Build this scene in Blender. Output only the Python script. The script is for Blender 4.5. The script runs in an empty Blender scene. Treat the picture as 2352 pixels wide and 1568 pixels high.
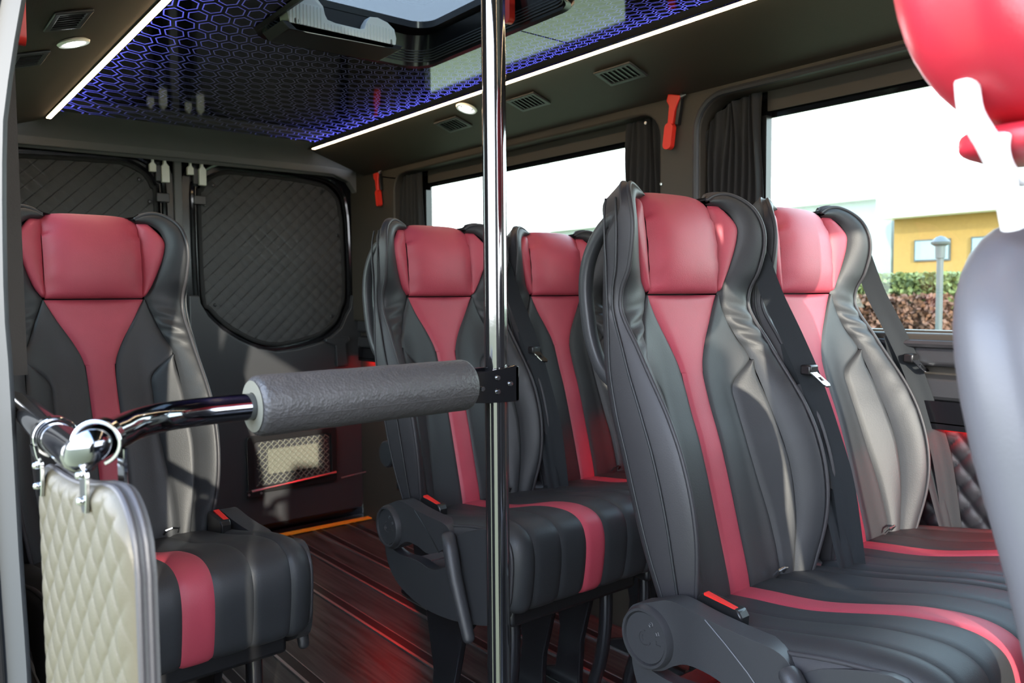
import bpy, bmesh, math, random
from mathutils import Vector, Matrix
from mathutils.geometry import tessellate_polygon
random.seed(7)
sin, cos, pi, rad = math.sin, math.cos, math.pi, math.radians
S = bpy.context.scene
COL = S.collection

# ------------------------------------------------------------------ camera
EYE = Vector((0, 0, 1.15))
yaw, pitch, roll = rad(38.8), rad(-3.2), rad(0.45)
Fv = Vector((sin(yaw)*cos(pitch), cos(yaw)*cos(pitch), sin(pitch)))
R0 = Vector((cos(yaw), -sin(yaw), 0)); U0 = R0.cross(Fv)
Rv = R0*cos(roll) - U0*sin(roll); Uv = Rv.cross(Fv)
cam = bpy.data.cameras.new('camera'); camo = bpy.data.objects.new('camera', cam)
cam.sensor_width = 36; cam.lens = 36*1844/2352; cam.clip_start = 0.02; cam.clip_end = 500
m = Matrix((Rv, Uv, -Fv)).transposed().to_4x4(); m.translation = EYE
camo.matrix_world = m
cam.dof.use_dof = True; cam.dof.focus_distance = 1.45; cam.dof.aperture_fstop = 7.5
COL.objects.link(camo); S.camera = camo

# ------------------------------------------------------------------ world, sun, exposure
W = bpy.data.worlds.new('World'); S.world = W; W.use_nodes = True
wt = W.node_tree; bgn = wt.nodes['Background']
tc = wt.nodes.new('ShaderNodeTexCoord'); sx = wt.nodes.new('ShaderNodeSeparateXYZ'); cr = wt.nodes.new('ShaderNodeValToRGB')
wt.links.new(tc.outputs['Generated'], sx.inputs[0]); wt.links.new(sx.outputs['Z'], cr.inputs[0])
cr.color_ramp.elements[0].position = 0.0; cr.color_ramp.elements[0].color = (.93, .96, 1, 1)
cr.color_ramp.elements[1].position = 0.9; cr.color_ramp.elements[1].color = (.36, .55, .9, 1)
wt.links.new(cr.outputs[0], bgn.inputs[0]); bgn.inputs[1].default_value = 4.6
sun = bpy.data.lights.new('sun', 'SUN'); sun.energy = 3.3; sun.angle = rad(.6); sun.color = (1, .93, .78)
suno = bpy.data.objects.new('sun', sun); COL.objects.link(suno)
SUN_DIR = Vector((.45, 1.0, -.30)).normalized()
suno.rotation_euler = SUN_DIR.to_track_quat('-Z', 'Y').to_euler(); suno.location = (-5, -8, 6)
S.view_settings.view_transform = 'Standard'; S.view_settings.look = 'None'
S.view_settings.exposure = 1.38; S.view_settings.gamma = 1; S.view_settings.use_curve_mapping = False
S.cycles.use_denoising = True
S.cycles.max_bounces = 8; S.cycles.transparent_max_bounces = 12
S.cycles.caustics_reflective = False; S.cycles.caustics_refractive = False
S.cycles.sample_clamp_indirect = 6

# ------------------------------------------------------------------ materials
M = {}
def nodes(name):
    mt = bpy.data.materials.new(name); mt.use_nodes = True; M[name] = mt
    nt = mt.node_tree; return mt, nt, nt.nodes['Principled BSDF']
def setp(b, col=None, rough=None, metal=None, spec=None, coat=None, emis=None, es=None):
    if col is not None: b.inputs['Base Color'].default_value = (*col, 1)
    if rough is not None: b.inputs['Roughness'].default_value = rough
    if metal is not None: b.inputs['Metallic'].default_value = metal
    if spec is not None: b.inputs['Specular IOR Level'].default_value = spec
    if coat is not None: b.inputs['Coat Weight'].default_value = coat
    if emis is not None:
        b.inputs['Emission Color'].default_value = (*emis, 1); b.inputs['Emission Strength'].default_value = es
def bump(nt, b, scales, dist=.001, kind='noise', strength=.5):
    t = nt.nodes.new('ShaderNodeTexCoord'); prev = None
    for sc, st in scales:
        if kind == 'voronoi':
            n = nt.nodes.new('ShaderNodeTexVoronoi'); n.inputs['Scale'].default_value = sc; out = n.outputs['Distance']
        else:
            n = nt.nodes.new('ShaderNodeTexNoise'); n.inputs['Scale'].default_value = sc; n.inputs['Detail'].default_value = 3; out = n.outputs['Fac']
        nt.links.new(t.outputs['Object'], n.inputs['Vector'])
        bp = nt.nodes.new('ShaderNodeBump'); bp.inputs['Strength'].default_value = st; bp.inputs['Distance'].default_value = dist
        nt.links.new(out, bp.inputs['Height'])
        if prev: nt.links.new(prev.outputs[0], bp.inputs['Normal'])
        prev = bp
    nt.links.new(prev.outputs[0], b.inputs['Normal'])
def simple(name, col, rough=.5, metal=0, spec=.5, bumps=None, var=0, dist=.001, kind='noise', **k):
    mt, nt, b = nodes(name); setp(b, col, rough, metal, spec, **k)
    if var:
        t = nt.nodes.new('ShaderNodeTexCoord'); n = nt.nodes.new('ShaderNodeTexNoise'); n.inputs['Scale'].default_value = 9; n.inputs['Detail'].default_value = 4
        r = nt.nodes.new('ShaderNodeValToRGB')
        r.color_ramp.elements[0].position = .3; r.color_ramp.elements[1].position = .7
        r.color_ramp.elements[0].color = (*[c*(1-var) for c in col], 1); r.color_ramp.elements[1].color = (*[c*(1+var) for c in col], 1)
        nt.links.new(t.outputs['Object'], n.inputs['Vector']); nt.links.new(n.outputs['Fac'], r.inputs[0]); nt.links.new(r.outputs[0], b.inputs['Base Color'])
    if bumps: bump(nt, b, bumps, dist, kind)
    return mt
simple('leather_black', (.024, .026, .029), .52, bumps=[(420, .2), (26, .12)], var=.12, dist=.0012)
simple('leather_side', (.032, .031, .035), .52, bumps=[(420, .2)], dist=.001)
simple('leather_red', (.42, .055, .085), .5, bumps=[(520, .3), (30, .12)], var=.08, dist=.0012)
simple('leather_red_bright', (.62, .035, .06), .35, bumps=[(300, .2)])
simple('leather_grey', (.11, .108, .12), .42, bumps=[(300, .2)])
simple('plastic_dark', (.035, .036, .04), .42, bumps=[(700, .25)])
simple('plastic_black', (.012, .012, .013), .32)
simple('gloss_black', (.006, .006, .007), .08)
simple('gloss_frame', (.008, .008, .010), .2)
simple('trim_vinyl', (.044, .037, .029), .62, bumps=[(300, .3)])
simple('lining_grey', (.12, .12, .125), .75, bumps=[(500, .35)])
simple('fabric_black', (.014, .014, .015), .85, bumps=[(600, .4)])
simple('cover_fabric', (.05, .05, .052), .8, bumps=[(500, .4)])
simple('quilt_wall', (.02, .02, .024), .45, bumps=[(400, .2)])
simple('quilt_near', (.050, .043, .027), .5, bumps=[(500, .25)])
simple('belt', (.012, .015, .018), .7, spec=.25, bumps=[(900, .3)])
simple('belt_buckle_red', (.75, .03, .025), .35)
simple('hammer_red', (.78, .035, .02), .4)
simple('chrome', (.50, .51, .53), .10, 1)
simple('steel', (.6, .6, .62), .28, 1)
simple('black_chrome', (.008, .008, .009), .07, 0, spec=.75, bumps=[(160, .02)])
simple('tube_chrome', (.19, .20, .22), .09, 1)
simple('leg_black', (.012, .012, .014), .22)
simple('alu', (.62, .62, .64), .35, 1)
simple('white_plastic', (.78, .80, .76), .45)
simple('grey_ribbed', (.88, .88, .85), .5)
simple('pale_plastic', (.14, .145, .115), .5)
simple('foam', (.040, .038, .038), .5, bumps=[(110, .35), (300, .3)], dist=.0022, kind='voronoi', var=.1)
simple('foam_core', (.15, .145, .11), .8, bumps=[(300, .3)])
simple('yellow_strip', (.85, .42, .03), .45)
simple('concrete', (.21, .20, .10), .9, bumps=[(3, .3)], var=.1)
simple('wall_white', (.30, .33, .32), .9)
simple('roof_white', (.93, .93, .90), .9)
simple('wall_orange', (.30, .17, .045), .85, var=.05)
simple('window_blue', (.18, .25, .29), .15)
simple('leaf_green', (.12, .14, .04), .7, var=.3)
simple('leaf_red', (.15, .065, .04), .7, var=.5)
simple('lamp_grey', (.06, .07, .07), .5)
simple('pillar_grey', (.028, .033, .040), .45)
simple('strap_white', (.85, .85, .85), .35)
M['black_chrome'].node_tree.nodes['Principled BSDF'].inputs['IOR'].default_value = 2.0
def emit(name, col, st):
    mt, nt, b = nodes(name); setp(b, (0, 0, 0), .5, emis=col, es=st)
emit('led_warm', (1, .70, .40), 9); emit('led_white', (.95, .98, 1), 25); emit('led_red', (1, .015, .015), 18)
def glass(name, tint, refl=.1):
    mt = bpy.data.materials.new(name); mt.use_nodes = True; M[name] = mt; nt = mt.node_tree; nt.nodes.clear()
    o = nt.nodes.new('ShaderNodeOutputMaterial'); t = nt.nodes.new('ShaderNodeBsdfTransparent'); g = nt.nodes.new('ShaderNodeBsdfGlossy')
    t.inputs[0].default_value = (*tint, 1); g.inputs['Roughness'].default_value = .02
    f = nt.nodes.new('ShaderNodeFresnel'); gm = nt.nodes.new('ShaderNodeNewGeometry'); io = nt.nodes.new('ShaderNodeMath'); io.operation = 'MULTIPLY_ADD'; io.inputs[1].default_value = -.76; io.inputs[2].default_value = 1.45; nt.links.new(gm.outputs['Backfacing'], io.inputs[0]); nt.links.new(io.outputs[0], f.inputs[0]); mx = nt.nodes.new('ShaderNodeMixShader')
    nt.links.new(f.outputs[0], mx.inputs[0]); nt.links.new(t.outputs[0], mx.inputs[1]); nt.links.new(g.outputs[0], mx.inputs[2]); nt.links.new(mx.outputs[0], o.inputs[0])
glass('glass', (.80, .86, .82)); glass('hatch_glass', (.22, .245, .26)); glass('band_glass', (.02, .02, .02))

# floor: wood-look vinyl
mt, nt, b = nodes('floor_vinyl'); setp(b, None, .3)
t = nt.nodes.new('ShaderNodeTexCoord'); mp = nt.nodes.new('ShaderNodeMapping'); mp.inputs['Scale'].default_value = (60, 3, 1)
n = nt.nodes.new('ShaderNodeTexNoise'); n.inputs['Scale'].default_value = 1.0; n.inputs['Detail'].default_value = 6; n.inputs['Distortion'].default_value = .6
r = nt.nodes.new('ShaderNodeValToRGB'); r.color_ramp.elements[0].position = .35; r.color_ramp.elements[0].color = (.018, .017, .016, 1)
r.color_ramp.elements[1].position = .7; r.color_ramp.elements[1].color = (.085, .080, .074, 1)
nt.links.new(t.outputs['Object'], mp.inputs[0]); nt.links.new(mp.outputs[0], n.inputs['Vector']); nt.links.new(n.outputs['Fac'], r.inputs[0]); nt.links.new(r.outputs[0], b.inputs['Base Color'])
bp = nt.nodes.new('ShaderNodeBump'); bp.inputs['Strength'].default_value = .25; bp.inputs['Distance'].default_value = .001
nt.links.new(n.outputs['Fac'], bp.inputs['Height']); nt.links.new(bp.outputs[0], b.inputs['Normal'])

# back-lit hexagon acrylic ceiling panel: engraved outlines lit by blue LEDs along both long edges
mt, nt, b = nodes('hex_panel'); setp(b, (.006, .006, .009), .06)
L = nt.links
def math_(op, a, c=None, d=None):
    nd = nt.nodes.new('ShaderNodeMath'); nd.operation = op
    for i, v in enumerate((a, c, d)):
        if v is None: continue
        if isinstance(v, (int, float)): nd.inputs[i].default_value = v
        else: L.new(v, nd.inputs[i])
    return nd.outputs[0]
t = nt.nodes.new('ShaderNodeTexCoord'); sp = nt.nodes.new('ShaderNodeSeparateXYZ'); L.new(t.outputs['Object'], sp.inputs[0])
X, Y = sp.outputs['X'], sp.outputs['Y']
# engraved hexagon outlines that shrink towards the front right corner of the roof
hx, hy = math_('SUBTRACT', 2.3, X), math_('SUBTRACT', Y, 1.72)
px = math_('ADD', math_('MULTIPLY', math_('LOGARITHM', math_('SQRT', math_('ADD', math_('MULTIPLY', hx, hx), math_('MULTIPLY', hy, hy))), 2.7182818), 1/.0338), 100)      # unit: hex width across flats = 1
py = math_('MULTIPLY', math_('ADD', math_('ARCTAN2', hy, hx), 10), .8660254/.047)
H3 = 1.7320508
def cell(ox, oy):
    ax = math_('SUBTRACT', math_('MODULO', math_('ADD', px, ox), 1.0), .5)
    ay = math_('SUBTRACT', math_('MODULO', math_('ADD', py, oy), H3), H3/2)
    return math_('ABSOLUTE', ax), math_('ABSOLUTE', ay)
def hd(c): return math_('MAXIMUM', c[0], math_('ADD', math_('MULTIPLY', c[0], .5), math_('MULTIPLY', c[1], .8660254)))
dist = math_('MINIMUM', hd(cell(0, 0)), hd(cell(.5, H3/2)))
line = math_('MULTIPLY', math_('GREATER_THAN', dist, .36), math_('LESS_THAN', dist, .415))
edge = math_('MINIMUM', math_('ABSOLUTE', math_('SUBTRACT', X, .60)), math_('ABSOLUTE', math_('SUBTRACT', X, 1.645)))
glow = math_('ADD', math_('MULTIPLY', math_('POWER', 2.718, math_('MULTIPLY', edge, -15)), math_('ADD', .3, math_('MULTIPLY', X, .42))), math_('MULTIPLY', math_('POWER', 2.718, math_('MULTIPLY', edge, -4)), .014))
st = math_('MULTIPLY', line, math_('ADD', glow, .004))
b.inputs['Emission Color'].default_value = (.13, .14, 1, 1); L.new(math_('MULTIPLY', st, 1.1), b.inputs['Emission Strength'])
mx = nt.nodes.new('ShaderNodeMix'); mx.data_type = 'RGBA'; L.new(line, mx.inputs[0]); mx.inputs[6].default_value = (.006, .006, .009, 1); mx.inputs[7].default_value = (.20, .19, .25, 1)
L.new(mx.outputs[2], b.inputs['Base Color'])

# ------------------------------------------------------------------ mesh helpers
class MB:
    def __init__(s): s.v = []; s.f = []
    def add(s, vs, fs):
        o = len(s.v); s.v += [tuple(p) for p in vs]; s.f += [tuple(i+o for i in f) for f in fs]; return s
    def box(s, lo, hi):
        x0, y0, z0 = lo; x1, y1, z1 = hi
        return s.add([(x0,y0,z0),(x1,y0,z0),(x1,y1,z0),(x0,y1,z0),(x0,y0,z1),(x1,y0,z1),(x1,y1,z1),(x0,y1,z1)],
                     [(0,3,2,1),(4,5,6,7),(0,1,5,4),(1,2,6,5),(2,3,7,6),(3,0,4,7)])
    def grid(s, rows, closed_u=False, closed_v=False):
        n = len(rows); k = len(rows[0]); vs = [p for r in rows for p in r]; fs = []
        for i in range(n if closed_v else n-1):
            for j in range(k if closed_u else k-1):
                a, b_ = i, (i+1) % n; c, d = j, (j+1) % k
                fs.append((a*k+c, a*k+d, b_*k+d, b_*k+c))
        return s.add(vs, fs)
    def tube(s, pts, r, seg=12, closed=False, flat=None, caps=True):
        pts = [Vector(p) for p in pts]; n = len(pts); rows = []
        rr = r if isinstance(r, (list, tuple)) else [r]*n
        up = None
        for i, p in enumerate(pts):
            a = pts[i-1] if (i > 0 or closed) else p; c = pts[(i+1) % n] if (i < n-1 or closed) else p
            d = (c-a).normalized()
            if up is None:
                up = Vector((0, 0, 1)) if abs(d.z) < .9 else Vector((1, 0, 0))
            sd = d.cross(up).normalized(); up = sd.cross(d).normalized()
            rows.append([p + (sd*cos(2*pi*j/seg) + up*sin(2*pi*j/seg)*(flat or 1))*rr[i] for j in range(seg)])
        o = len(s.v); s.grid(rows, closed_u=True, closed_v=closed)
        if caps and not closed:
            s.f.append(tuple(o+j for j in range(seg))[::-1]); s.f.append(tuple(o+(n-1)*seg+j for j in range(seg)))
        return s
    def prism(s, outline, holes, a0, a1, fn):
        """outline/holes in 2-D (p,q); fn(p,q,a)->xyz; solid between a0 and a1"""
        loops = [outline] + list(holes)
        tris = tessellate_polygon([[Vector((p[0], p[1], 0)) for p in l] for l in loops])
        flat = [p for l in loops for p in l]; n = len(flat); o = len(s.v)
        s.v += [tuple(fn(p[0], p[1], a0)) for p in flat] + [tuple(fn(p[0], p[1], a1)) for p in flat]
        for t_ in tris:
            s.f.append((o+t_[0], o+t_[1], o+t_[2])); s.f.append((o+n+t_[2], o+n+t_[1], o+n+t_[0]))
        k = 0
        for l in loops:
            m_ = len(l)
            for i in range(m_):
                a, b_ = o+k+i, o+k+(i+1) % m_; s.f.append((a, b_, b_+n, a+n))
            k += m_
        return s
    def lathe(s, prof, center, axis='z', seg=28):
        rows = []
        for r_, h in prof:
            row = []
            for j in range(seg):
                a = 2*pi*j/seg; u, v = r_*cos(a), r_*sin(a)
                p = {'z': (u, v, h), 'x': (h, u, v), 'y': (u, h, v)}[axis]
                row.append((p[0]+center[0], p[1]+center[1], p[2]+center[2]))
            rows.append(row)
        return s.grid(rows, closed_u=True)
def tag(o, label=None, cat=None, group=None, kind=None):
    if label: o['label'] = label
    if cat: o['category'] = cat
    if group: o['group'] = group
    if kind: o['kind'] = kind
    return o
def build(name, mb, mat, parent=None, bevel=0, seg=2, smooth=35, sub=0, recalc=True, **tg):
    me = bpy.data.meshes.new(name); me.from_pydata(mb.v, [], mb.f)
    bm = bmesh.new(); bm.from_mesh(me); bmesh.ops.remove_doubles(bm, verts=bm.verts, dist=1e-6)
    if recalc: bmesh.ops.recalc_face_normals(bm, faces=bm.faces)
    bm.to_mesh(me); bm.free()
    me.polygons.foreach_set('use_smooth', [True]*len(me.polygons))
    if smooth < 180: me.set_sharp_from_angle(angle=rad(smooth))
    me.materials.append(M[mat]); o = bpy.data.objects.new(name, me); COL.objects.link(o)
    if parent: o.parent = parent
    if bevel:
        md = o.modifiers.new('b', 'BEVEL'); md.width = bevel; md.segments = seg; md.limit_method = 'ANGLE'; md.angle_limit = rad(40)
        md.harden_normals = False
    if sub:
        md = o.modifiers.new('s', 'SUBSURF'); md.levels = sub; md.render_levels = sub
    tag(o, **tg); return o
def thing(name, label, cat, loc=(0, 0, 0), rz=0, group=None):
    o = bpy.data.objects.new(name, None); o.empty_display_size = .1; COL.objects.link(o); o.location = loc; o.rotation_euler = (0, 0, rz)
    return tag(o, label, cat, group)
def st(name, mb, mat, parent=None, **k): return build(name, mb, mat, parent, kind=None if parent else 'structure', **k)
def kids(o): return [c for c in bpy.data.objects if c.parent == o]
def copy_tree(o, parent=None):
    c = o.copy(); COL.objects.link(c); c.parent = parent
    for ch in kids(o): copy_tree(ch, c)
    return c
def lerp(a, b, t_): return a+(b-a)*t_
def interp(tab, z):
    if z <= tab[0][0]: return tab[0][1]
    for (a, va), (b_, vb) in zip(tab, tab[1:]):
        if z <= b_: return lerp(va, vb, (z-a)/(b_-a))
    return tab[-1][1]
def smooth_interp(tab, z):
    # Catmull-Rom through table
    n = len(tab)
    if z <= tab[0][0]: return tab[0][1]
    if z >= tab[-1][0]: return tab[-1][1]
    for i in range(n-1):
        if z <= tab[i+1][0]:
            p0 = tab[max(i-1, 0)]; p1 = tab[i]; p2 = tab[i+1]; p3 = tab[min(i+2, n-1)]
            h = p2[0]-p1[0]; t_ = (z-p1[0])/h
            m1 = (p2[1]-p0[1])/max(p2[0]-p0[0], 1e-6)*h; m2 = (p3[1]-p1[1])/max(p3[0]-p1[0], 1e-6)*h
            return (2*t_**3-3*t_**2+1)*p1[1]+(t_**3-2*t_**2+t_)*m1+(-2*t_**3+3*t_**2)*p2[1]+(t_**3-t_**2)*m2
def spline(pts, n, closed=False):
    pts = [Vector(p) for p in pts]; k = len(pts); out = []; segs = k if closed else k-1
    for i in range(n):
        u = i*segs/(n if closed else n-1); s_ = min(int(u), segs-1); t_ = u-s_
        g = (lambda q: pts[q % k]) if closed else (lambda q: pts[max(0, min(k-1, q))])
        p0, p1, p2, p3 = g(s_-1), g(s_), g(s_+1), g(s_+2)
        out.append(.5*((2*p1)+(p2-p0)*t_+(2*p0-5*p1+4*p2-p3)*t_*t_+(3*p1-p0-3*p2+p3)*t_**3))
    return out
def rrect(p0, q0, p1, q1, r, seg=6, radii=None):
    rs = radii or [r]*4; out = []
    for (cx, cy, a0), rr in zip(((p1, q1, 0), (p0, q1, 90), (p0, q0, 180), (p1, q0, 270)), rs):
        sxn = 1 if cx == p1 else -1; syn = 1 if cy == q1 else -1
        for i in range(seg+1):
            a = rad(a0+90*i/seg); out.append((cx-sxn*rr+rr*cos(a), cy-syn*rr+rr*sin(a)))
    return out

# ------------------------------------------------------------------ SETTING: shell of the van
XL, XR, YB = .17, 2.0, 3.75
f = st('floor', MB().box((.12, -1.9, -.03), (2.05, YB+.06, 0)), 'floor_vinyl')
for x in (.36, .60, .80, .98, 1.325, 1.52, 1.68, 1.86):
    g_ = build('floor_rail', MB().box((x+.006, -1.6, .0002), (x+.040, YB-.06, .003)), 'plastic_black', f)
    build('rail_edge', MB().box((x-.004, -1.6, .0002), (x+.006, YB-.06, .0055)).box((x+.040, -1.6, .0002), (x+.043, YB-.06, .0045)), 'alu', g_)
# right wall: lower trims
w = st('wall_right', MB().box((2.0, -1.9, 0), (2.06, YB, .62)).box((2.005, -1.9, .62), (2.06, YB, 1.06)), 'trim_vinyl')
build('side_ledge', MB().prism([(1.972, .985), (1.976, 1.03), (2.0, 1.045), (2.02, 1.045), (2.02, .98), (1.98, .975)], [], -1.6, YB-.02, lambda p, q, a: (p, a, q)), 'plastic_dark', w, bevel=.004)
build('side_ledge', MB().prism([(1.974, .905), (1.978, .945), (2.0, .955), (2.02, .955), (2.02, .895), (1.98, .895)], [], -1.6, YB-.02, lambda p, q, a: (p, a, q)), 'plastic_dark', w, bevel=.004)
def quilt(name, y0, y1, z0, z1, x, pu, pv, h, mat, parent, res=.0055, sgn=-1):
    ny = int((y1-y0)/res); nz = int((z1-z0)/res); rows = []
    for j in range(nz+1):
        z = lerp(z0, z1, j/nz); row = []
        for i in range(ny+1):
            y = lerp(y0, y1, i/ny); a = y/pu+z/pv; b_ = y/pu-z/pv
            row.append((x+sgn*h*abs(sin(pi*a/1)*sin(pi*b_/1))**.35, y, z))
        rows.append(row)
    return build(name, MB().grid(rows), mat, parent, smooth=180)
quilt('quilted_panel', .35, 2.1, .40, .823, 1.995, .0533, .0628, .010, 'quilt_wall', w)
lw = build('led_strip', MB().box((1.969, -.6, .834), (1.990, YB-.08, .840)), 'led_red', w)
build('led_shelf', MB().box((1.962, -.9, .842), (2.004, YB-.05, .895)).box((1.962, -.9, .829), (1.967, YB-.05, .845)), 'gloss_frame', w)
# upper right wall with two window openings (rounded)
def wall_plate(name, x0, x1, holes, mat, ylo=-1.9, yhi=YB+.02, z0=1.03, z1=1.80):
    return st(name, MB().prism([(ylo, z0), (yhi, z0), (yhi, z1), (ylo, z1)], holes, x0, x1, lambda p, q, a: (a, p, q)), mat, bevel=.008, seg=3)
w1 = rrect(-.25, 1.055, 1.545, 1.728, .09); w2 = rrect(1.70, 1.055, 3.33, 1.728, .08)
trimw = wall_plate('wall_right', 1.968, 2.04, [w1, w2], 'trim_vinyl')
# raised soft rim round the near window opening
for hole in (rrect(-.25, 1.03, 1.555, 1.738, .10, 8),):
    pts = [(1.966, p, q) for p, q in hole]
    build('window_rim', MB().tube(pts, .010, 8, closed=True), 'plastic_dark', trimw)
# windows (glass with a dark sun band on top)
for i, (y0, y1, ya, yb) in enumerate(((-.28, 1.58, -.10, 1.352), (1.67, 3.36, 1.862, 3.13))):
    wn = st('window_%d' % (i+1), MB().box((2.045, y0, 1.03), (2.052, ya, 1.76)).box((2.045, yb, 1.03), (2.052, y1, 1.76)).box((2.045, ya, 1.03), (2.052, yb, 1.052)).box((2.045, ya, 1.655), (2.052, yb, 1.76)), 'gloss_black')
    build('pane', MB().box((2.0525, ya-.03, 1.04), (2.0565, yb+.03, 1.68)), 'glass', wn)
    build('sun_blind', MB().box((2.030, ya+.02, 1.672), (2.036, yb-.0, 1.735)), 'trim_vinyl', wn)
    if i == 0: build('window_divider', MB().box((2.02, yb-.004, 1.05), (2.045, yb+.012, 1.66)), 'plastic_black', wn)
    if i == 1: build('window_divider', MB().box((2.02, yb, 1.05), (2.045, yb+.02, 1.64)).box((2.02, ya-.02, 1.05), (2.045, ya, 1.64)), 'plastic_black', wn)
build('screw', MB().lathe([(0, 0), (.005, .001), (.005, .004)], (1.963, 1.69, 1.50), 'x', 12), 'steel', trimw)
build('screw', MB().lathe([(0, 0), (.005, .001), (.005, .004)], (1.963, 1.755, 1.70), 'x', 12), 'steel', trimw)
# left wall, door pillar, sliding door opening, front
st('wall_left', MB().box((.11, 1.5, 0), (XL, YB, 1.03)).box((.05, 1.16, 0), (.112, 1.52, 1.9)).prism([(1.5, 1.03), (YB, 1.03), (YB, 1.80), (1.5, 1.80)], [rrect(1.9, 1.08, 3.2, 1.68, .08)], .13, .2, lambda p, q, a: (a, p, q)), 'trim_vinyl')
wn = st('window_3', MB().box((.125, 1.85, 1.05), (.129, 3.25, 1.72)), 'glass')
st('wall_left', MB().box((.02, -1.9, 0), (.08, -.12, 1.9)), 'trim_vinyl')  # unseen front left side, closed without a window to block the sun
def pil(z): return smooth_interp([(0, .10), (.69, .106), (.86, .103), (1.07, .101), (1.15, .099), (1.34, .105), (1.40, .113), (1.5, .131), (1.7, .175), (1.8, .20)], z)
rows = []
for i in range(41):
    z = 1.8*i/40; x = pil(z)
    rows.append([(x-.10, 1.08, z), (x-.05, 1.068, z), (x-.018, 1.066, z), (x-.010, 1.072, z), (x-.004, 1.070, z), (x+.022, 1.060, z), (x+.027, 1.065, z), (x+.027, 1.10, z), (x+.008, 1.18, z)])
p_ = st('door_3', MB().grid(rows), 'pillar_grey', smooth=60)
build('rubber_seal', MB().tube([(pil(1.8*i/40)-.006, 1.062, 1.8*i/40) for i in range(41)], .007, 10), 'plastic_black', p_)
build('door_edge', MB().tube([(pil(1.8*i/40)-.040, 1.055, 1.8*i/40) for i in range(41)], .013, 12), 'pillar_grey', p_)
st('wall_front', MB().box((.05, -1.92, 0), (2.06, -1.86, .98)).box((.05, -.86, 1.86), (2.06, -.78, 1.97)).prism([(-1.9, .98), (-.86, 1.86), (-.82, 1.90), (-1.9, 1.06)], [], .05, .12, lambda p, q, a: (a, p, q)).prism([(-1.9, .98), (-.86, 1.86), (-.82, 1.90), (-1.9, 1.06)], [], 1.99, 2.06, lambda p, q, a: (a, p, q)), 'trim_vinyl')  # unseen front bulkhead and windscreen frame, added to limit the incoming sun
fd = st('door_4', MB().prism([(0, .0), (.60, .0), (.60, 1.55), (.56, 1.72), (.25, 1.72), (0, 1.1)], [], -.025, .025, lambda p, q, a: (.02-.745*p+.667*a, -1.1+.667*p+.745*a, q-.05)), 'plastic_dark', bevel=.01)  # opened front door out of view, added to keep sun off the padded bar
build('door_handle', MB().prism(rrect(.45, .85, .60, .90, .02, 4), [], .025, .06, lambda p, q, a: (.02-.745*p+.667*a, -1.1+.667*p+.745*a, q)), 'plastic_black', fd, bevel=.008)
st('light_stop', MB().box((.0, YB+.095, -.1), (2.2, YB+.11, 2.0)).box((.0, YB+.05, -.1), (2.2, YB+.11, .004)), 'gloss_black')  # hidden backing behind the rear doors, added to stop light leaking in
# ceiling: solid roof skin with hatch hole, hex panels, coves
hat = rrect(.845, 1.45, 1.385, 2.165, .07, 8)
roof = st('ceiling', MB().prism([(-.1, -.8), (2.1, -.8), (2.1, YB+.1), (-.1, YB+.1)], [rrect(.835, 1.44, 1.395, 2.175, .07, 8)], 1.955, 1.975, lambda p, q, a: (p, q, a)), 'plastic_black')
for y0, y1, hl in ((1.713, 3.52, hat), (-.1, 1.706, None)):
    if hl:
        outl = [(.605, 3.52), (.605, 1.713), (.845, 1.713)] + [(.845, 1.713)] ; 
        # panel behind the seam wraps round the hatch opening on three sides
        q = [p for p in hat if p[1] > 1.713]
        q = sorted([p for p in q if p[0] < 1.115], key=lambda p: (p[1], p[0])) + sorted([p for p in q if p[0] >= 1.115], key=lambda p: (-p[1], p[0]))
        poly = [(.605, 3.52), (.605, 1.713), (.845, 1.713)] + q + [(1.385, 1.713), (1.643, 1.713), (1.643, 3.52)]
    else:
        q = [p for p in hat if p[1] < 1.706]
        q = sorted([p for p in q if p[0] < 1.115], key=lambda p: (-p[1], p[0])) + sorted([p for p in q if p[0] >= 1.115], key=lambda p: (p[1], p[0]))
        poly = [(.605, 1.706), (.605, -.1), (1.643, -.1), (1.643, 1.706), (1.385, 1.706)] + q[::-1] + [(.845, 1.706)]
    build('hexagon_panel', MB().prism(poly, [], 1.868, 1.876, lambda p, q_, a: (p, q_, a)), 'hex_panel', roof)
st('ceiling', MB().box((.10, -.8, 1.885), (.62, 3.6, 1.95)).box((1.63, -.8, 1.885), (2.06, 3.6, 1.95)).box((.1, 3.50, 1.880), (2.06, 3.8, 1.95)).box((.1, -.8, 1.875), (2.06, -.1, 1.95)), 'plastic_black')
def cove(sgn):
    c = 1.1235; rows = []
    prof = [(.520, 1.868), (.528, 1.858), (.535, 1.852), (.556, 1.8515), (.575, 1.848), (.62, 1.834), (.68, 1.814), (.75, 1.790), (.80, 1.772), (.835, 1.762), (.846, 1.757), (.850, 1.745), (.856, 1.742), (.90, 1.74)]
    ys = [-.8+i*.25 for i in range(18)]+[3.62]
    for y in ys: rows.append([(c+sgn*a, y, z) for a, z in prof])
    o = st('ceiling', MB().grid(rows), 'trim_vinyl', smooth=40)
    return o
cv = {1: cove(1), -1: cove(-1)}
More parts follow.
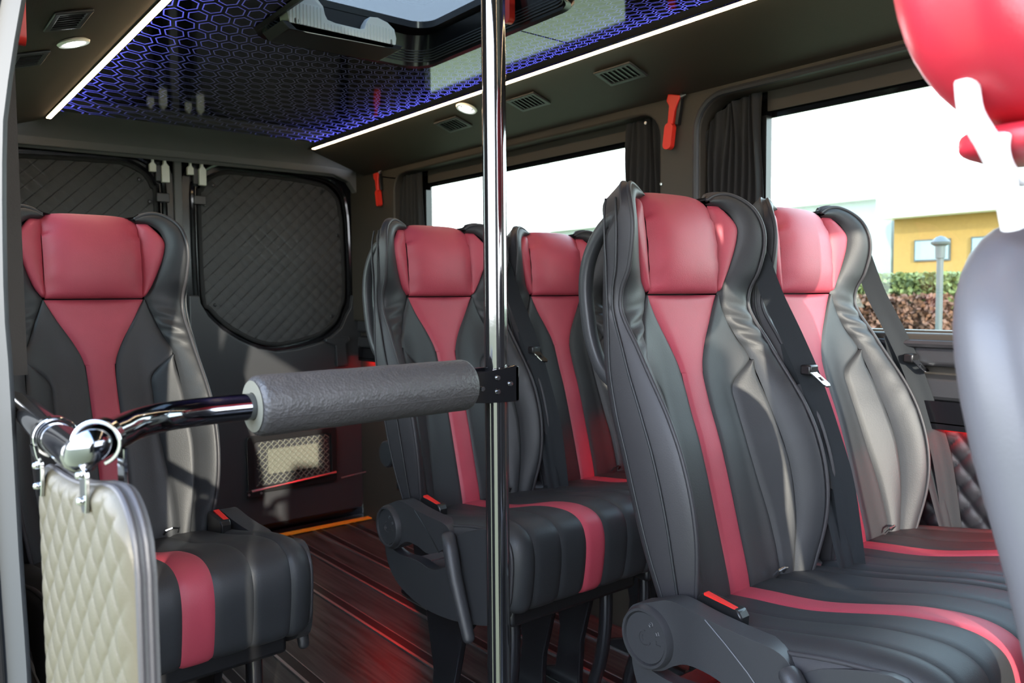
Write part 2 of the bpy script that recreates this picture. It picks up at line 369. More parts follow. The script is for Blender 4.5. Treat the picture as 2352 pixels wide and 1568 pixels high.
# rear header lining, curving down to the door frame and round the right corner
rows = []
prof = [(3.46, 1.872), (3.53, 1.862), (3.60, 1.852), (3.66, 1.832), (3.70, 1.80), (3.72, 1.765), (3.73, 1.758)]
for i in range(25):
    x = lerp(.16, 2.1, i/24); rows.append([(x, y, z - (.05*max(0, abs(x-1.12)-.70)**1.5*6 if k > 1 else .0)) for k, (y, z) in enumerate(prof)])
st('trim_1', MB().grid(rows), 'lining_grey', smooth=60)
st('trim_2', MB().prism([(.16, 1.95), (2.10, 1.95), (2.10, 0), (2.045, 0), (2.04, 1.1), (2.015, 1.5), (1.985, 1.66), (1.93, 1.735), (1.84, 1.765), (1.2, 1.772), (.45, 1.765), (.32, 1.74), (.25, 1.66), (.21, 1.5), (.18, 1.1), (.17, 0), (.16, 0)], [], 3.70, 3.75, lambda p, q, a: (p, a, q)), 'lining_grey', bevel=.02, seg=4)
st('trim_3', MB().box((.16, 3.69, -.02), (2.07, 3.77, .006)), 'plastic_black')
ss = build('step_edge', MB().box((.3, 3.66, .006), (2.06, 3.70, .012)), 'yellow_strip'); tag(ss, kind='structure'); ss.name = 'trim_4'
# rear doors
CV = [(1.212,1.599),(1.225,1.65),(1.255,1.70),(1.327,1.738),(1.432,1.742),(1.60,1.738),(1.745,1.730),(1.84,1.712),(1.90,1.66),(1.92,1.58),(1.928,1.48),(1.933,1.178),(1.912,1.10),(1.882,1.034),(1.83,.99),(1.775,.962),(1.66,.935),(1.557,.926),(1.468,.945),(1.38,.99),(1.308,1.041),(1.248,1.105),(1.217,1.166)]
def inside(p, q, poly):
    c = False; n = len(poly)
    for i in range(n):
        x1, y1 = poly[i]; x2, y2 = poly[(i+1) % n]
        if (y1 > q) != (y2 > q) and p < (x2-x1)*(q-y1)/(y2-y1)+x1: c = not c
    return c
def fit_poly(poly, k):
    cx = sum(p[0] for p in poly)/len(poly); cz = sum(p[1] for p in poly)/len(poly)
    return [(cx+(p[0]-cx)*k, cz+(p[1]-cz)*k) for p in poly]
def rear_door(n, mir):
    mx_ = (lambda x: 2.235-x) if mir else (lambda x: x)
    cov = [(mx_(x), z) for x, z in CV]
    smo = [(p.x, p.z) for p in spline([(x, 0, z) for x, z in cov], 92, True)]
    big = fit_poly(smo, 1.045); a, b_ = sorted((mx_(1.135), mx_(2.035)))
    outer = rrect(a, .02, b_, 1.79, .12, 6)
    d = st('door_%d' % n, MB().prism(outer, [big], 3.78, 3.82, lambda p, q, y: (p, y, q)).box((a, 3.822, .0), (b_, 3.84, 1.85)), 'gloss_frame', bevel=.004)
    # quilted blackout cover
    x0 = min(p[0] for p in cov); x1 = max(p[0] for p in cov); mb = MB(); res = .0065; nx = int((x1-x0)/res)+1; nz = int(.84/res)+1; idx = {}
    for j in range(nz):
        for i in range(nx):
            x = x0+i*res; z = .915+j*res
            if inside(x, z, smo):
                h = .006*abs(sin(pi*(x/.065+z/.062))*sin(pi*(x/.065-z/.062)))**.4
                idx[i, j] = len(mb.v); mb.v.append((x, 3.797-h, z))
    for (i, j), k in idx.items():
        q = [(i, j), (i+1, j), (i+1, j+1), (i, j+1)]
        if all(e in idx for e in q): mb.f.append(tuple(idx[e] for e in q))
    cvr = build('quilted_cover', mb, 'cover_fabric', d, smooth=180)
    sm = MB()
    for sg in (1, -1):
        for k in range(-40, 80):
            run = []
            for i in range(0, 91):
                z = .92+i*.0092; x = (k-sg*z/.062)*.065
                if x0 <= x <= x1 and inside(x, z, smo): run.append((x, 3.7955, z))
                else:
                    if len(run) > 1: sm.tube([run[0], run[-1]], .0017, 5)
                    run = []
            if len(run) > 1: sm.tube([run[0], run[-1]], .0017, 5)
    build('stitching', sm, 'plastic_black', cvr)
    build('cover_edge', MB().tube([(p[0], 3.795, p[1]) for p in smo], .011, 8, closed=True), 'fabric_black', d)
    for t_ in (2, 7, 13, 21, 0, 10):
        x, z = cov[t_]; cx, cz = (1.575 if not mir else 2.235-1.575), 1.35
        q = Vector((x-cx, 0, z-cz))*.93
        build('press_stud', MB().lathe([(0, -.004), (.006, -.003), (.009, 0)], (cx+q.x, 3.788, cz+q.z), 'y', 12), 'plastic_black', cvr)
    # frame rim tube (gloss) beside the glass
    build('frame_rim', MB().tube([(p[0], 3.775, p[1]) for p in (lambda q: [e for e in q[66:]+q[:66] if e[1] > 1.15])(fit_poly(smo, 1.09))], .012, 8), 'gloss_black', d)
    # lower trim card following the cover
    low = [p for p in CV if p[1] <= 1.18]; lo = sorted(low[:], key=lambda p: -p[0])
    edge = [(x+(.0 if x > 1.3 else 0), z-.045) for x, z in CV[11:]]
    poly = [(1.145, .05), (2.0, .05), (2.02, .10), (2.015, 1.165), (1.965, 1.165), (1.955, 1.10)] + [(lerp(x, 1.57, -.06), z-.035) for x, z in CV[12:]] + [(1.19, 1.165), (1.145, 1.168)]
    poly = [(mx_(x), z) for x, z in poly]
    card = build('trim_card', MB().prism(poly, [], 3.755, 3.785, lambda p, q, y: (p, y, q)), 'plastic_dark' if not mir else 'plastic_dark', d, bevel=.006, seg=3)
    # pocket with net
    pk = rrect(mx_(1.385) if not mir else mx_(1.85), .215, mx_(1.85) if not mir else mx_(1.385), .495, .02, 3)
    pin = rrect(*( (mx_(1.42), .245, mx_(1.82), .465) if not mir else (mx_(1.82), .245, mx_(1.42), .465)), .015, 3)
    build('pocket_frame', MB().prism(pk, [pin], 3.738, 3.758, lambda p, q, y: (p, y, q)), 'plastic_black', d, bevel=.003)
    net = MB(); xa, xb = sorted((mx_(1.43), mx_(1.81)))
    for k in range(-8, 16):
        for sg in (1, -1):
            pts = []
            for i in range(0, 23):
                z = .25+.21*i/22; x = xa+k*.03+(z-.25)*1.0*sg+(.0 if sg == 1 else .21)+ .003*sin(i*1.9)
                if xa <= x <= xb: pts.append((x, 3.742+sg*.0012, z))
            if len(pts) > 2: net.tube(pts, .0022, 5)
    nt_ = build('pocket_net', net, 'white_plastic' if False else 'pale_plastic', d)
    build('pocket_card', MB().box((mx_(1.62)-.13, 3.747, .30), (mx_(1.62)+.13, 3.751, .42)), 'pale_plastic', d)
    build('net_rail', MB().tube([(mx_(1.40), 3.730, .232), (mx_(1.84), 3.730, .262)], .006, 8), 'steel', d)
    build('corner_bracket', MB().box((min(mx_(1.375), mx_(1.46)), 3.728, .20), (max(mx_(1.375), mx_(1.46)), 3.738, .235)), 'plastic_black', d, bevel=.002)
    for xx in (1.385, 1.445): build('screw', MB().lathe([(0, -.003), (.006, -.002), (.006, .001)], (mx_(xx), 3.727, .218), 'y', 12), 'steel', d)
    build('pull_handle', MB().prism([(1.80, .945), (1.93, .95), (1.935, .93), (1.91, .915), (1.925, .80), (1.86, .80), (1.855, .91), (1.80, .93)] if not mir else [(mx_(x), z) for x, z in [(1.80, .945), (1.93, .95), (1.935, .93), (1.91, .915), (1.925, .80), (1.86, .80), (1.855, .91), (1.80, .93)]], [], 3.735, 3.756, lambda p, q, y: (p, y, q)), 'plastic_dark', d, bevel=.005)
    return d
dR = rear_door(1, False); dL = rear_door(2, True)
build('retaining_rod', MB().tube([(1.86, 3.715, .232), (2.03, 3.715, .245)], .004, 8), 'steel', dR)
for x, z in ((2.03, .235), (2.045, .225)): build('screw', MB().lathe([(0, -.004), (.007, -.002), (.007, .002)], (x, 3.699, z), 'y', 12), 'steel', dR)
st('trim_5', MB().box((1.098, 3.765, .02), (1.132, 3.79, 1.775)), 'lining_grey', bevel=.004)
for x0, dn in ((1.03, 'L'), (1.19, 'R')):
    t_ = thing('door_latch', 'pale plastic catch hanging above the %s rear door' % ('left' if dn == 'L' else 'quilted right-hand'), 'latch', (x0, 3.765, 1.77), group=None)
    build('latch_bar', MB().box((-.03, -.02, -.004), (.045, .0, .008)), 'white_plastic', t_, bevel=.002)
    build('hook', MB().prism([(-.04, -.03), (-.03, -.02), (-.028, 0), (-.022, 0), (-.02, -.022), (-.012, -.032), (-.012, -.062), (-.04, -.062)], [], -.022, -.004, lambda p, q, a: (p, a, q)), 'white_plastic', t_, bevel=.002)
    build('hook', MB().prism([(.010, -.035), (.018, -.025), (.02, 0), (.028, 0), (.03, -.02), (.042, -.035), (.042, -.105), (.010, -.105)], [], -.026, -.004, lambda p, q, a: (p, a, q)), 'white_plastic', t_, bevel=.002)
    build('latch_body', MB().box((-.012, -.012, -.10), (.01, .012, -.03)), 'plastic_black', t_, bevel=.002)
    build('striker_plate', MB().box((-.01, -.006, -.19), (.045, .012, -.15)), 'plastic_black', t_, bevel=.003)

# ------------------------------------------------------------------ roof hatch
ht = thing('roof_hatch', 'black framed glass roof hatch showing pale blue sky', 'roof hatch', (1.115, 1.8, 1.868))
def H(p): return (p[0]-1.115, p[1]-1.8, p[2]-1.868)
lo = rrect(.848, 1.453, 1.382, 2.162, .07, 8)
hi = rrect(.89, 1.49, 1.352, 2.085, .06, 8)
build('frame', MB().grid([[H((p, q, 1.866)) for p, q in rrect(.83, 1.435, 1.40, 2.18, .08, 8)], [H((p, q, 1.858)) for p, q in rrect(.837, 1.442, 1.393, 2.173, .075, 8)], [H((p, q, 1.862)) for p, q in lo], [H((p, q, 1.90)) for p, q in rrect(.855, 1.46, 1.378, 2.15, .07, 8)], [H((p, q, 1.945)) for p, q in rrect(.865, 1.465, 1.372, 2.13, .07, 8)], [H((p, q, 1.953)) for p, q in hi], [H((p, q, 1.972)) for p, q in hi]], closed_u=True), 'gloss_frame', ht, smooth=30)
rib = MB()
for k in range(9):
    z = 1.872+k*.008; rib.tube([H((p, q, z)) for p, q in rrect(.8555, 1.4605, 1.3785, 2.1475, .07, 8)], .0022, 5, closed=True)
build('ribbed_wall', rib, 'plastic_dark', ht)
build('pane', MB().box(H((.86, 1.46, 1.973)), H((1.38, 2.11, 1.979))), 'hatch_glass', ht)
hs = [(.872, 1.905), (.878, 1.925), (.895, 1.938), (.93, 1.941), (.96, 1.936), (.976, 1.92), (.981, 1.90), (.988, 1.888), (1.01, 1.884), (1.085, 1.883), (1.098, 1.887), (1.104, 1.905), (1.115, 1.922), (1.14, 1.925), (1.17, 1.918), (1.192, 1.903), (1.198, 1.880), (1.196, 1.862), (1.185, 1.852), (1.16, 1.848), (.93, 1.843), (.90, 1.845), (.88, 1.86)]
hsg = build('lock_housing', MB().prism(hs, [[(.895+.007*cos(a*pi/5)+.005, 1.868+.007*sin(a*pi/5)) for a in range(10)], [(1.182+.004*cos(a*pi/5), 1.866+.008*sin(a*pi/5)) for a in range(10)]], 2.0, 2.05, lambda p, q, a: H((p, a, q))), 'grey_ribbed', ht, bevel=.002)
build('backing', MB().box(H((.885, 2.03, 1.85)), H((1.19, 2.06, 1.93))), 'plastic_black', hsg)
sl = MB()
for k in range(32):
    x = .88+k*.0098
    if .975 < x < 1.105: z0, z1 = 1.848, 1.883
    else: z0, z1 = 1.848, 1.92 if x < 1.1 else 1.908
    sl.box(H((x, 1.9975, z0+.012)), H((x+.0035, 2.0, z1-.006)))
build('ribs', sl, 'grey_ribbed', hsg)
build('base_shelf', MB().prism([(.86, 1.862), (1.22, 1.862), (1.21, 1.848), (.88, 1.842)], [], 2.0, 2.13, lambda p, q, a: H((p, a, q))), 'plastic_black', ht, bevel=.002)

# LED strips, spot lamps, vents
for sg, lab in ((1, 'long warm LED light strip along the right ceiling edge'), (-1, 'long warm LED light strip along the left ceiling edge')):
    x = 1.1235+sg*.545
    t_ = thing('led_strip', lab, 'light strip', (x, 1.7, 1.85))
    build('diffuser', MB().box((-.0085, -2.45, -.0035), (.0085, 1.85, .001)), 'led_warm', t_, bevel=.003)
    build('channel', MB().box((-.0125, -2.45, -.001), (-.0085, 1.86, .004)).box((.0085, -2.45, -.001), (.0125, 1.86, .004)), 'gloss_black', t_)
def cove_z(a):  # a = distance from centre line
    return interp([(.556, 1.8515), (.575, 1.848), (.62, 1.834), (.68, 1.814), (.75, 1.790), (.80, 1.772), (.835, 1.762)], a)
for sg, lab in ((1, 'white rimmed ceiling spot lamp beside the chrome pole'), (-1, 'round ceiling spot lamp lit in the left dark panel')):
    a = .604 if sg > 0 else .682; z = cove_z(a)-.004
    t_ = thing('spot_lamp', lab, 'ceiling lamp', (1.1235+sg*a, 2.40 if sg > 0 else 2.33, z)); t_.rotation_euler = (0, sg*.30, 0)
    build('rim', MB().lathe([(.034, .002), (.040, -.003), (.037, -.008), (.028, -.007), (.026, -.002), (.024, .004)], (0, 0, 0)), 'white_plastic', t_)
    build('socket', MB().lathe([(.0265, -.002), (.0001, .003)], (0, 0, .001)), 'plastic_black', t_)
    build('bulb', MB().lathe([(.0001, -.013), (.012, -.011), (.0165, -.005), (.0165, .002)], (0, 0, 0), seg=20), 'led_white', t_)
VG = 'ceiling air vents beside the strip lights'
for sg, a, y, lab in ((1, .668, 1.70, 'rectangular black air vent near the red hammer on the window pillar'), (1, .668, 2.13, 'black air vent just right of the pole'), (1, .668, 2.58, 'farthest black air vent left of the pole below the light strip'),
                  (-1, .735, 2.10, 'slatted vent in front of the left spot lamp'), (-1, .765, 2.46, 'faint slatted vent behind the left spot lamp')):
    z = cove_z(a)-.003; t_ = thing('air_vent', lab, 'air vent', (1.1235+sg*a, y, z), group=VG); t_.rotation_euler = (0, sg*.31, 0)
    build('frame', MB().prism([(-.042, -.075), (.042, -.075), (.042, .075), (-.042, .075)], [[(-.028, -.058), (.028, -.058), (.028, .058), (-.028, .058)]], -.006, .001, lambda p, q, r_: (p, q, r_)), 'plastic_dark', t_, bevel=.003)
    build('back_plate', MB().box((-.03, -.06, -.001), (.03, .06, .001)), 'plastic_black', t_)
    for k in range(6):
        build('slat', MB().box((-.028, -.05+k*.019, -.005), (.028, -.046+k*.019, -.001)), 'plastic_black', t_)

# emergency hammers
def hammer(label, loc, rot, tilt=0):
    t_ = thing('emergency_hammer', label, 'emergency hammer', loc, rot, group=None)
    c, s_ = cos(tilt), sin(tilt)
    def fn(p, q, a): return (-a, p*c-q*s_, p*s_+q*c)
    build('head', MB().prism([(-.030, .075), (.020, .082), (.024, .060), (.012, .045), (.010, .0), (.012, -.012), (-.010, -.012), (-.013, .03), (-.022, .055)], [], 0, .018, fn), 'hammer_red', t_, bevel=.003)
    build('handle', MB().prism([(p[0]+.0, p[1]) for p in rrect(-.016, -.085, .016, -.006, .014, 5)], [], .003, .022, fn), 'hammer_red', t_, bevel=.004)
    build('tip', MB().tube([fn(-.028, .074, .009), fn(-.045, .078, .009)], [.008, .002], 8), 'steel', t_)
    build('bracket', MB().prism([(-.030, .070), (-.018, .07), (-.016, -.01), (-.028, -.012)], [], -.002, .012, fn), 'plastic_black', t_, bevel=.002)
    return t_
hammer('red emergency hammer hung on the pillar between the two side windows', (1.965, 1.640, 1.684), 0, rad(8))
h2 = hammer('small red emergency hammer on the far pillar beside the rear door', (1.965, 3.455, 1.674), 0, rad(-10))
hammer('red emergency hammer cut off by the left picture edge near the left lamp', (.205, 1.57, 1.66), pi, rad(-6))
h4 = hammer('red emergency hammer on the roof hatch frame behind the pole top', (1.368, 1.69, 1.955), 0, 0)

# curtains
def curtain(label, y0, y1, x, ztop, zbot, folds, top_fn=None):
    rows = []; n = folds*10
    for j in range(25):
        t_ = j/24; row = []
        for i in range(n+1):
            u = i/n; y = lerp(y0, y1, u); zt = ztop(u) if callable(ztop) else ztop
            z = lerp(zt, zbot, t_); amp = .010*(.5+.5*min(1, t_*4))
            y += .006*sin(t_*9+u*7)*(1-t_*.5) + (.012*(1-t_)**6*sin(u*folds*2))
            row.append((x+amp*sin(u*folds*2*pi+.6*sin(t_*5+u*11)), y, z))
        rows.append(row)
    t = build('curtain', MB().grid(rows), 'fabric_black', smooth=180)
    return tag(t, label, 'curtain')
curtain('black pleated curtain gathered left of the large side window', 1.352, 1.555, 2.004, lambda u: 1.725-.02*u-.10*max(0, u-.6)**1.2*2, 1.05, 9)
curtain('black pleated curtain gathered right of the rear side window', 1.72, 1.875, 2.004, lambda u: 1.722, 1.05, 6)
curtain('dark curtain at the rear end of the rear side window', 3.135, 3.34, 2.004, lambda u: 1.722, 1.05, 6)

# ------------------------------------------------------------------ SEATS
YB_T = [(.56, -.004), (.60, 0.0), (.71, .028), (.80, .052), (.87, .073), (.93, .095), (1.0, .116), (1.08, .132), (1.15, .142), (1.22, .146), (1.28, .152), (1.345, .166), (1.40, .18)]
P_T = [(.56, .035), (.60, .05), (.68, .075), (.75, .088), (.85, .092), (.95, .085), (1.05, .05), (1.12, .015), (1.16, .02), (1.2, .042), (1.28, .060), (1.36, .062)]
def yb(z): return smooth_interp(YB_T, z)
def prot(z): return smooth_interp(P_T, z)
CREST = [(.100, 1.347), (.120, 1.358), (.145, 1.362), (.170, 1.352), (.190, 1.330), (.200, 1.295), (.203, 1.25), (.200, 1.20), (.197, 1.15), (.197, 1.10), (.200, 1.05), (.205, .98), (.210, .90), (.210, .80), (.203, .70), (.190, .62), (.180, .575)]
INNER = [(.100, 1.340), (.106, 1.337), (.130, 1.334), (.150, 1.318), (.158, 1.290), (.155, 1.262), (.145, 1.225), (.128, 1.180), (.111, 1.152), (.128, 1.105), (.145, 1.060), (.160, 1.015), (.166, .90), (.170, .80), (.165, .70), (.155, .63), (.148, .575)]
XS = [(.56, .030), (.85, .030), (.98, .031), (1.0, .034), (1.02, .040), (1.055, .056), (1.10, .082), (1.15, .108)]
LUM = [(.575, .122), (.62, .124), (.70, .121), (.78, .113), (.86, .108), (.92, .108), (.965, .112), (1.015, .158)]
INN_Z = sorted([(z, x) for x, z in INNER[8:]])
def depth(x, z):
    ax = abs(x); s_ = max(0, min(1.2, (ax-.085)/.118)); return yb(z)-prot(z)*s_**1.7
def resample(poly, n):
    return [(p.x, p.z) for p in spline([(x, 0, z) for x, z in poly], n)]
def strip(left, right, nu, nv, puff, sg=1, sink=.004, vends=(0, 0), extra=None, topcurl=False):
    Lp, Rp = resample(left, nv), resample(right, nv); rows = []
    for j in range(nv):
        row = []; t_ = j/(nv-1)
        pv = 1.0
        if vends[0]: pv *= 1-(1-min(1, t_/vends[0]))**3
        if vends[1]: pv *= 1-(1-min(1, (1-t_)/vends[1]))**3
        for i in range(nu):
            u = i/(nu-1); x = lerp(Lp[j][0], Rp[j][0], u); z = lerp(Lp[j][1], Rp[j][1], u)
            e = 1-abs(2*u-1)**4; e2 = 1-abs(2*u-1)**2
            d = depth(x, z)+sink-sink*min(1, e*2.0)*pv-puff*e2*pv
            if extra: d += extra(x, z, u, t_)
            row.append((sg*x, d, z))
        rows.append(row)
    return MB().grid(rows)
def wr(x, z, u, t_):
    g1 = math.exp(-((z-1.085)/.045)**2); g2 = math.exp(-((z-.93)/.06)**2)*.6
    return (.0045*g1*sin(z*210+x*60)+.003*g2*sin(z*120-x*90))*sin(pi*u)**.5
def seat_parts(root, side):
    """side=-1: hinge cover, buckle and grab handle on the -x side (aisle); 0: none; +1 on the +x side. belt goes on the other side"""
    b = lambda n, mb, mat, par=None, **k: build(n, mb, mat, par or root, smooth=k.pop('smooth', 180), **k)
    back = thing('backrest', None, None); back.parent = root
    # head pillow, wraps over the top
    rows = []; nu = 25
    path = [(1.153, 0), (1.157, .012), (1.17, .020), (1.20, .026), (1.24, .027), (1.28, .025), (1.31, .020), (1.334, .010), (1.349, -.006), (1.354, -.020), (1.351, -.035), (1.342, -.045)]
    sp_ = spline([(a, 0, b_) for a, b_ in path], 34)
    for q in sp_:
        row = []
        for i in range(nu):
            u = 2*i/(nu-1)-1; x = u*.106; e = 1-abs(u)**5
            wrk = .0012*sin(q.x*140+abs(u)*6)*(abs(u) > .7)
            row.append((x*(1+.0*e), yb(min(q.x, 1.345))+.002-(q.z-(.0 if q.z > 0 else 0))*(.35+.65*e if q.z > 0 else 1)+wrk+.010*u*u-.01, q.x-(.012*(1-e) if q.z < .02 and q.x > 1.3 else 0)))
        rows.append(row)
    b('head_pillow', MB().grid(rows), 'leather_red', back)
    xs = [(x, z) for z, x in XS]
    b('centre_stripe', strip([(-x, z) for x, z in xs], xs, 13, 60, .004, vends=(0, .06)), 'leather_red', back)
    for sg in (-1, 1):
        b('wing', strip([(.104, 1.156), (.104, 1.19), (.104, 1.23), (.104, 1.27), (.104, 1.30), (.104, 1.336)],
                        [(.112, 1.156), (.129, 1.183), (.146, 1.227), (.157, 1.268), (.157, 1.298), (.128, 1.337)], 10, 30, .010, sg, vends=(.1, .15)), 'leather_red', back)
        rt = [(.122, .575), (.124, .62), (.121, .70), (.113, .78), (.108, .86), (.108, .92), (.112, .965), (.158, 1.016), (.143, 1.062), (.127, 1.107), (.111, 1.150)]
        lf = [(.030, .575), (.030, .62), (.030, .70), (.030, .78), (.030, .86), (.030, .92), (.031, .97), (.038, 1.016), (.060, 1.062), (.086, 1.107), (.108, 1.150)]
        b('main_panel', strip(lf, rt, 16, 90, .003, sg), 'leather_black', back)
        b('lumbar_panel', strip([(.122, .575), (.124, .62), (.121, .70), (.113, .78), (.108, .86), (.108, .92), (.112, .965), (.156, 1.014)],
                                [(.148, .575), (.155, .63), (.165, .70), (.170, .80), (.167, .87), (.165, .93), (.161, .98), (.160, 1.016)], 12, 60, .006, sg), 'leather_black', back)
        b('bolster', strip(INNER, CREST, 12, 120, .010, sg, extra=wr), 'leather_black', back)
        cr_ = resample(CREST, 110)
        b('piping', MB().tube([(sg*x, depth(x, z)-.001, z) for x, z in cr_], .0042, 8), 'leather_side', back)
    # shell: perimeter loop swept backwards
    per = [(-x, z) for x, z in reversed(resample(CREST, 60))] + [(lerp(-.1, .1, k/8), 1.342) for k in range(1, 8)] + resample(CREST, 60)
    n = len(per); loops = []
    spec = [(0, None, 0), (.010, None, .014), (.015, .004, 0), (.015, .020, 0), (.006, .036, 0), (-.020, .050, 0), (-.06, .058, 0)]
    for off, dd, rel in spec:
        row = []
        for i, (x, z) in enumerate(per):
            a = per[max(i-1, 0)]; c = per[min(i+1, n-1)]; tx, tz = c[0]-a[0], c[1]-a[1]; l_ = math.hypot(tx, tz) or 1
            nx_, nz_ = -tz/l_, tx/l_
            y = (depth(x, z)+rel if abs(x) > .1 else yb(z)+.02+rel) if dd is None else yb(z)+dd
            low = max(0, min(1, (z-.62)/.1))
            g_ = interp([(1.02, 1), (1.12, .75), (1.22, .25), (1.34, .12)], z)
            if dd is not None: y = yb(z)+dd*g_+(.010 if dd > .03 else 0)*(1-g_)
            if dd is not None and abs(x) > .115:
                kf = max(0, min(1, (z-1.24)/.08)); kf = kf*kf*(3-2*kf)
                if off > 0: y = lerp(y, depth(x, z)+.014+dd*.25, kf)
                else: y = lerp(y, yb(z)+.034, kf)
            o2 = off*(.35+.65*g_) if off > 0 else off
            if abs(x) < .1: y += .012
            row.append((x+nx_*o2, y, z+nz_*o2*(1 if z > 1.2 else 0.2)))
        loops.append(row)
    # close: join left and right halves at the back
    mb = MB().grid(loops); last = loops[-1]; h = n//2
    fill = [[last[i] for i in range(h)], [((last[i][0]+last[n-1-i][0])/2, yb(last[i][2])+.062, last[i][2]) for i in range(h)], [last[n-1-i] for i in range(h)]]
    mb.grid(fill)
    sh = b('back_shell', mb, 'leather_side', back, smooth=50)
    for sg in (-1, 1):
        cr_ = resample([c for c in CREST if c[1] < 1.34], 80)
        b('seam_piping', MB().tube([(sg*(x+.0155*interp([(1.02, 1), (1.34, .45)], z)), yb(z)+.014*interp([(1.02, 1), (1.22, .3), (1.34, .1)], z), z) for x, z in cr_], .0022, 6), 'leather_black', back)
        b('seam_piping', MB().tube([(sg*(x+.0145*interp([(1.02, 1), (1.34, .5)], z)), (yb(z)+.0+depth(x, z))/2+.002, z) for x, z in cr_], .0025, 6), 'leather_black', back)
    # ------------- cushion
    cush = thing('cushion', None, None); cush.parent = root
    prof = [(.035, .560), (.01, .588), (-.04, .600), (-.10, .610), (-.17, .621), (-.25, .636), (-.33, .651), (-.40, .657), (-.442, .651), (-.468, .634), (-.480, .605), (-.482, .570), (-.476, .52), (-.465, .480), (-.44, .466), (-.40, .462)]
    pf = spline([(0, y, z) for y, z in prof], 76)
    def cp(x, k, h):
        p = pf[k]; a = pf[max(k-1, 0)]; c = pf[min(k+1, len(pf)-1)]; d = Vector((0, c.y-a.y, c.z-a.z)).normalized(); nn = Vector((0, d.z, -d.y))
        if nn.z < -.2 and k < 40: nn = -nn
        nn = Vector((0, -abs(d.z), 0))+Vector((0, 0, abs(d.y)*(1 if p.z > .5 else -1)))
        hollow = -.012*math.exp(-((p.y+.15)/.13)**2)*math.exp(-(x/.14)**2)*(1 if p.z > .55 else 0)
        edge = max(0, abs(x)-.19)/.045
        return Vector((x, p.y, p.z))+nn*(h-.018*edge**2.2)+Vector((0, 0, hollow))
    def cpatch(x0, x1, puff, nu=10, sg=1):
        rows = []
        for k in range(len(pf)):
            row = []
            for i in range(nu):
                u = i/(nu-1); x = lerp(x0, x1, u); e = 1-abs(2*u-1)**3
                v = cp(x, k, -.0022+min(.0022, e*.010)+puff*e); row.append((sg*v.x, v.y, v.z))
            rows.append(row)
        return MB().grid(rows)
    b('cushion_stripe', cpatch(-.030, .030, .002, 9), 'leather_red', cush)
    for sg in (-1, 1):
        b('cushion_panel', cpatch(.030, .105, .0015, 10, sg), 'leather_black', cush)
        b('cushion_panel', cpatch(.105, .182, .002, 10, sg), 'leather_black', cush)
        b('cushion_bolster', cpatch(.182, .232, .004, 10, sg), 'leather_black', cush)
        b('cushion_piping', MB().tube([tuple(Vector((sg*.233, 0, 0))+Vector((0, v.y, v.z))) for v in (cp(.232, k, -.001) for k in range(3, 72))], .0042, 8), 'leather_side', cush)
        # side wall of the cushion
        rows = []
        for k in range(3, 72):
            v = cp(.232, k, 0); c = Vector((0, -.22, .545)); row = []
            for t_, o_ in ((0, .233), (.10, .240), (.3, .243), (.6, .238), (.98, .232)):
                q = Vector((0, v.y, v.z)).lerp(c, t_); row.append((sg*o_, q.y, q.z))
            rows.append(row)
        b('cushion_side', MB().grid(rows), 'leather_side', cush)
    build('cushion_base', MB().box((-.20, -.42, .42), (.20, .02, .468)), 'plastic_black', cush, bevel=.01)
    # crease hook between seat and back
    build('child_anchor', MB().tube([(.09, -.012, .600), (.092, -.022, .612), (.105, -.026, .616), (.120, -.022, .612), (.122, -.012, .600)], .0025, 6), 'chrome', root)
    # ------------- legs
    for sx_ in (-.15, .15):
        lg = build('leg', MB().tube(spline([(sx_, -.36, .47), (sx_, -.365, .36), (sx_, -.35, .24), (sx_, -.31, .12), (sx_, -.29, .018)], 16), .017, 10), 'leg_black', root, smooth=60)
        build('leg_plate', MB().prism([(-.02, .45), (-.30, .45), (-.17, .30), (-.13, .16), (-.12, .03), (-.34, .018), (-.34, .004), (.06, .004), (.06, .02), (-.02, .05), (-.04, .18), (-.01, .32)], [], sx_-.01, sx_+.01, lambda p, q, a: (a, p, q)), 'leg_black', lg, bevel=.004)
        build('bolt', MB().lathe([(0.0001, .03), (.008, .029), (.010, .02), (.010, .014)], (sx_, -.27, 0)), 'steel', lg)
    build('under_frame', MB().tube([(-.2, -.34, .455), (.2, -.34, .455)], .014, 10).tube([(-.2, -.04, .455), (.2, -.04, .455)], .014, 10), 'leg_black', root)
    if side == 0: 
        build('hinge_cover', MB().lathe([(0.0001, -.249), (.045, -.249), (.05, -.244), (.05, -.21)], (0, .008, .567), 'x'), 'plastic_dark', root)
        sgb = 1
    else:
        sg = side
        # side shield: arm running forward from round hinge
        outer = [(.010, .624), (-.03, .640), (-.06, .641), (-.11, .634), (-.175, .629), (-.235, .626), (-.262, .612), (-.262, .590), (-.235, .565), (-.17, .538), (-.12, .545), (-.075, .545), (-.045, .532), (-.02, .515), (.01, .508), (.045, .520), (.064, .55), (.064, .58), (.045, .61)]
        outer = [(p.y, p.z) for p in spline([(0, a, c) for a, c in outer], 76, True)]
        arm = build('side_shield', MB().prism(outer, [], sg*.212, sg*.252, lambda p, q, a: (a, p, q)), 'plastic_dark', root, bevel=.007, seg=3)
        build('hinge_cover', MB().lathe([(0.0001, sg*.262), (.043, sg*.262), (.0445, sg*.2595), (.046, sg*.2655), (.0505, sg*.2655), (.054, sg*.258), (.055, sg*.24)], (0, .008, .566), 'x', 40), 'plastic_dark', arm, smooth=30)
        emb = MB()
        emb.tube([(sg*.2625, .008+.013*cos(a), .566+.013*sin(a)) for a in [rad(200+i*14) for i in range(19)]], .0012, 5)
        emb.tube([(sg*.2625, .008+.006*cos(a), .566+.006*sin(a)) for a in [rad(-60+i*14) for i in range(8)]], .0012, 5)
